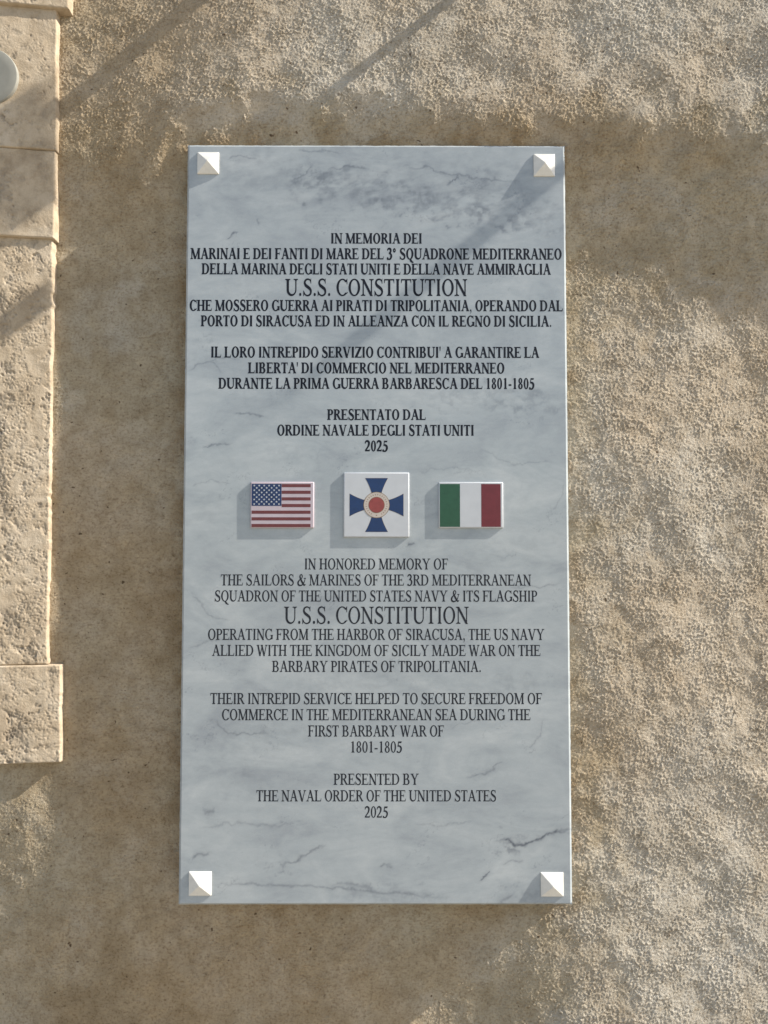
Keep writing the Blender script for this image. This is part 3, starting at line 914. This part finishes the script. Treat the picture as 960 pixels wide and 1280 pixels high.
# flag of stars and stripes
t, x0, z0, x1, z1 = tile_body('flag_tile', 312.6, 602.3, 392.6, 660, M_GLAZE_PINK, 'small glazed tile with a flag of red and white stripes and a starred blue canton')
mx = 0.0020
fx0, fz0, fx1, fz1 = x0 + mx * 1.1, z0 + mx * 0.7, x1 - mx * 2.6, z1 - mx * 1.6
sh = (fz1 - fz0) / 13
ca_x, ca_z = fx0 + (fx1 - fx0) * 0.505, fz1 - 6.6 * sh
for k in range(13):
    bm = bmesh.new()
    top = fz1 - k * sh
    left = ca_x + 0.0004 if top - sh > ca_z - 0.4 * sh else fx0
    if k % 2 == 0:
        prism(bm, rect(left, top - sh * 1.0, fx1, top - sh * 0.04), LIFT, -TILE + 0.0006)
        part('red_stripe', bm, M_RED, t)
bm = bmesh.new()
prism(bm, rect(fx0, ca_z, ca_x, fz1), LIFT - 0.00005, -TILE + 0.0006, 0)
for r in range(9):
    nst = 6 if r % 2 == 0 else 5
    for k in range(nst):
        sx = fx0 + (ca_x - fx0) * ((k + 0.5) / 6 if nst == 6 else (k + 1) / 6)
        sz = ca_z + (fz1 - ca_z) * (r + 0.75) / 9.5
        R = 0.0019
        pts = []
        for q in range(10):
            rr = R if q % 2 == 0 else R * 0.42
            an = math.pi / 2 + q * math.pi / 5
            pts.append((sx + rr * math.cos(an), sz + rr * math.sin(an)))
        for q in range(5):       # five points and a pentagon
            a_, b_, c_ = pts[2 * q], pts[2 * q + 1], pts[2 * q - 1]
            v = [bm.verts.new((p[0], LIFT - 0.00012, p[1])) for p in (a_, c_, b_)]
            bm.faces.new(v).material_index = 1
        v = [bm.verts.new((pts[2 * q + 1][0], LIFT - 0.00012, pts[2 * q + 1][1])) for q in range(5)]
        bm.faces.new(v).material_index = 1
part('starred_canton', bm, [M_NAVY, M_GLAZE], t)

# order cross
t, x0, z0, x1, z1 = tile_body('emblem_tile', 429.3, 590.6, 511.6, 671.6, M_GLAZE, 'square white tile with a blue cross and a red medallion')
cxz = at(470.7, 631.2, -TILE)
P1 = 0.001240                      # metres per photo pixel on the tiles


def arm_pts(grow):
    o, n = 33.6 * P1 + grow * 0.6, 12
    pts = []
    for k in range(n + 1):
        q = k / n
        r = (13.5 + (33.6 - 13.5) * q) * P1
        w = (5.6 + (14.0 - 5.6) * (0.62 * q + 0.38 * q * q)) * P1 + grow
        pts.append((r if k < n else o, w))
    return pts + [(r, -w) for r, w in pts[::-1]]


for k in range(4):
    c, s_ = math.cos(k * math.pi / 2), math.sin(k * math.pi / 2)
    f = lambda P: [(cxz.x + c * r - s_ * w, cxz.z + s_ * r + c * w) for r, w in P]
    bm = bmesh.new()
    prism(bm, f(arm_pts(0.00042)), LIFT, -TILE + 0.0006, 1)
    prism(bm, f(arm_pts(0.0)), LIFT2, LIFT + 0.0001, 0)
    part('cross_arm', bm, [M_BLUE, M_GOLD], t)


def circle(r, n=64): return [(cxz.x + r * math.cos(k * math.tau / n), cxz.z + r * math.sin(k * math.tau / n)) for k in range(n)]


bm = bmesh.new()
prism(bm, circle(16.4 * P1), -TILE - 0.00020, -TILE, 1)
prism(bm, circle(15.7 * P1), -TILE - 0.00026, -TILE, 0)
part('medallion_ring', bm, [M_CREAM, M_GOLD], t)
bm = bmesh.new()
prism(bm, circle(10.2 * P1), -TILE - 0.00032, -TILE, 1)
prism(bm, circle(9.7 * P1), -TILE - 0.00038, -TILE, 0)
part('medallion_centre', bm, [M_MEDRED, M_GOLD], t)
bm = bmesh.new()
for k in range(24):                # worn gold lettering round the ring, too small to read
    an = math.radians(-66 + k * 312 / 23) + math.pi
    an = math.radians(-60 + k * 300 / 23)
    rr = 13.0 * P1
    cx, cz = cxz.x + rr * math.cos(an), cxz.z + rr * math.sin(an)
    w, hh = 0.00062, 0.0014
    q = []
    for a_, b_ in ((-1, -.5), (-.4, -1), (1, -.6), (.5, .2), (1, .9), (-.8, .7)):
        jx, jy = a_ * w * random.uniform(.6, 1.1), b_ * hh * random.uniform(.7, 1.1)
        q.append((cx - jx * math.sin(an) + jy * math.cos(an), cz + jx * math.cos(an) + jy * math.sin(an)))
    prism(bm, q, -TILE - 0.00032, -TILE - 0.0001)
prism(bm, [(cxz.x + (0.0014 if q % 2 == 0 else 0.0006) * math.sin(q * math.pi / 5), cxz.z - 13 * P1 + (0.0014 if q % 2 == 0 else 0.0006) * math.cos(q * math.pi / 5)) for q in range(10)], -TILE - 0.00032, -TILE - 0.0001)
part('ring_marks', bm, M_GOLD, t)

# green white red flag
t, x0, z0, x1, z1 = tile_body('flag_tile', 548.4, 602.6, 629, 660, M_GLAZE, 'small glazed tile with a flag of green, white and red upright bands')
fx0, fz0, fx1, fz1 = x0 + mx * 0.9, z0 + mx * 0.9, x1 - mx * 2.0, z1 - mx * 1.5
w3 = (fx1 - fx0)
for name, q0, q1, m in (('green_band', 0.0, 0.33, M_GREEN), ('white_band', 0.334, 0.672, M_GLAZE), ('red_band', 0.680, 1.0, M_CRIMSON)):
    bm = bmesh.new()
    prism(bm, rect(fx0 + w3 * q0, fz0, fx0 + w3 * q1, fz1), LIFT, -TILE + 0.0006)
    part(name, bm, m, t)

# ------------------------------------------------------------------ unseen things added above the frame to cast shadows


def tube(name, pts, r, m, n=14):
    pts = [Vector(p) for p in pts]
    bm = bmesh.new()
    rings = []
    for i, p in enumerate(pts):
        d = (pts[min(i + 1, len(pts) - 1)] - pts[max(i - 1, 0)]).normalized()
        a = d.orthogonal().normalized() if i == 0 else (pa - d * pa.dot(d)).normalized()
        pa = a
        b = d.cross(a)
        rings.append([bm.verts.new(p + r * (a * math.cos(k * math.tau / n) + b * math.sin(k * math.tau / n))) for k in range(n)])
    for A, B in zip(rings, rings[1:]):
        for k in range(n): bm.faces.new((A[k], A[(k + 1) % n], B[(k + 1) % n], B[k]))
    bm.faces.new(rings[0][::-1]); bm.faces.new(rings[-1])
    bmesh.ops.recalc_face_normals(bm, faces=bm.faces)
    return link(name, bm_mesh(name, bm, True), m)


def wall_pt(u, v):
    p = at(u, v, WALL_Y)
    h = float(wall_height(np.array([[p.x]]), np.array([[p.z]]))[0, 0])
    return Vector((p.x, WALL_Y - h, p.z))


def rod(u, v, r, length, label):  # guessed rod outside the frame, added only for its shadow
    p = wall_pt(u, v)
    o = tube('shadow_rod', [p + Vector((0, 0.01, 0)), p + Vector((0, -length * .5, 0)), p + Vector((0, -length, 0))], r, M_SHADOW_ROD)
    tag(o, label, 'rod', 'added shadow rods above the plaque')


rod(405, -118, 0.0140, 0.072, 'thicker unseen rod added above the frame, its shadow falls at the upper left')
rod(690, -92, 0.0080, 0.066, 'thinner unseen rod added above the frame, its shadow starts at the top edge')


def add_shadow_loop(p0, p1, y, dist, r, label):  # invented loop out of view, added for its shadow; ends follow the sunbeams
    a, b = at(*p0, y) + SUN * dist, at(*p1, y) + SUN * dist
    o = tube('shadow_loop', [a + SUN * 2.5, a + SUN * 1.2, a, a.lerp(b, .25), a.lerp(b, .5), a.lerp(b, .75), b, b + SUN * 1.2, b + SUN * 2.5], r, M_SHADOW_LOOP)
    tag(o, label, 'shadow loop')


add_shadow_loop((683, 228), (430, 437), 0.0, 1.15, 0.0130, 'unseen black loop added above, its shadow crosses the top of the marble')

def blocker(name, c0, half_w, half_t, near, far, label):  # invented bar out of view, placed to shade the jamb
    """a straight timber running up the sunbeams, added out of view to cast a shadow"""
    side = SUN.cross(Vector((0, -1, 0))).normalized()
    nrm = SUN.cross(side).normalized()
    bm = bmesh.new()
    v = []
    for tt in (near, far):
        for a_, b_ in ((-1, -1), (1, -1), (1, 1), (-1, 1)):
            v.append(bm.verts.new(c0 + SUN * tt + side * (a_ * half_w) + nrm * (b_ * half_t)))
    for f in ((0, 1, 2, 3), (4, 7, 6, 5), (0, 4, 5, 1), (1, 5, 6, 2), (2, 6, 7, 3), (3, 7, 4, 0)): bm.faces.new([v[q] for q in f])
    bmesh.ops.recalc_face_normals(bm, faces=bm.faces)
    bmesh.ops.bevel(bm, geom=bm.edges[:], offset=0.002, segments=1, affect='EDGES')
    tag(link(name, bm_mesh(name, bm), M_BLOCKER), label, 'blocker')


blocker('broad_blocker', at(20, 205, WALL_Y - 0.022), 0.084, 0.014, 1.35, 3.0, 'broad unseen timber beam high above, its soft shadow falls on the upper stone jamb')
blocker('narrow_blocker', at(30, 390, WALL_Y - 0.016), 0.0185, 0.0125, 0.95, 2.5, 'narrow unseen timber batten above, its shadow makes a diagonal band on the long jamb block')
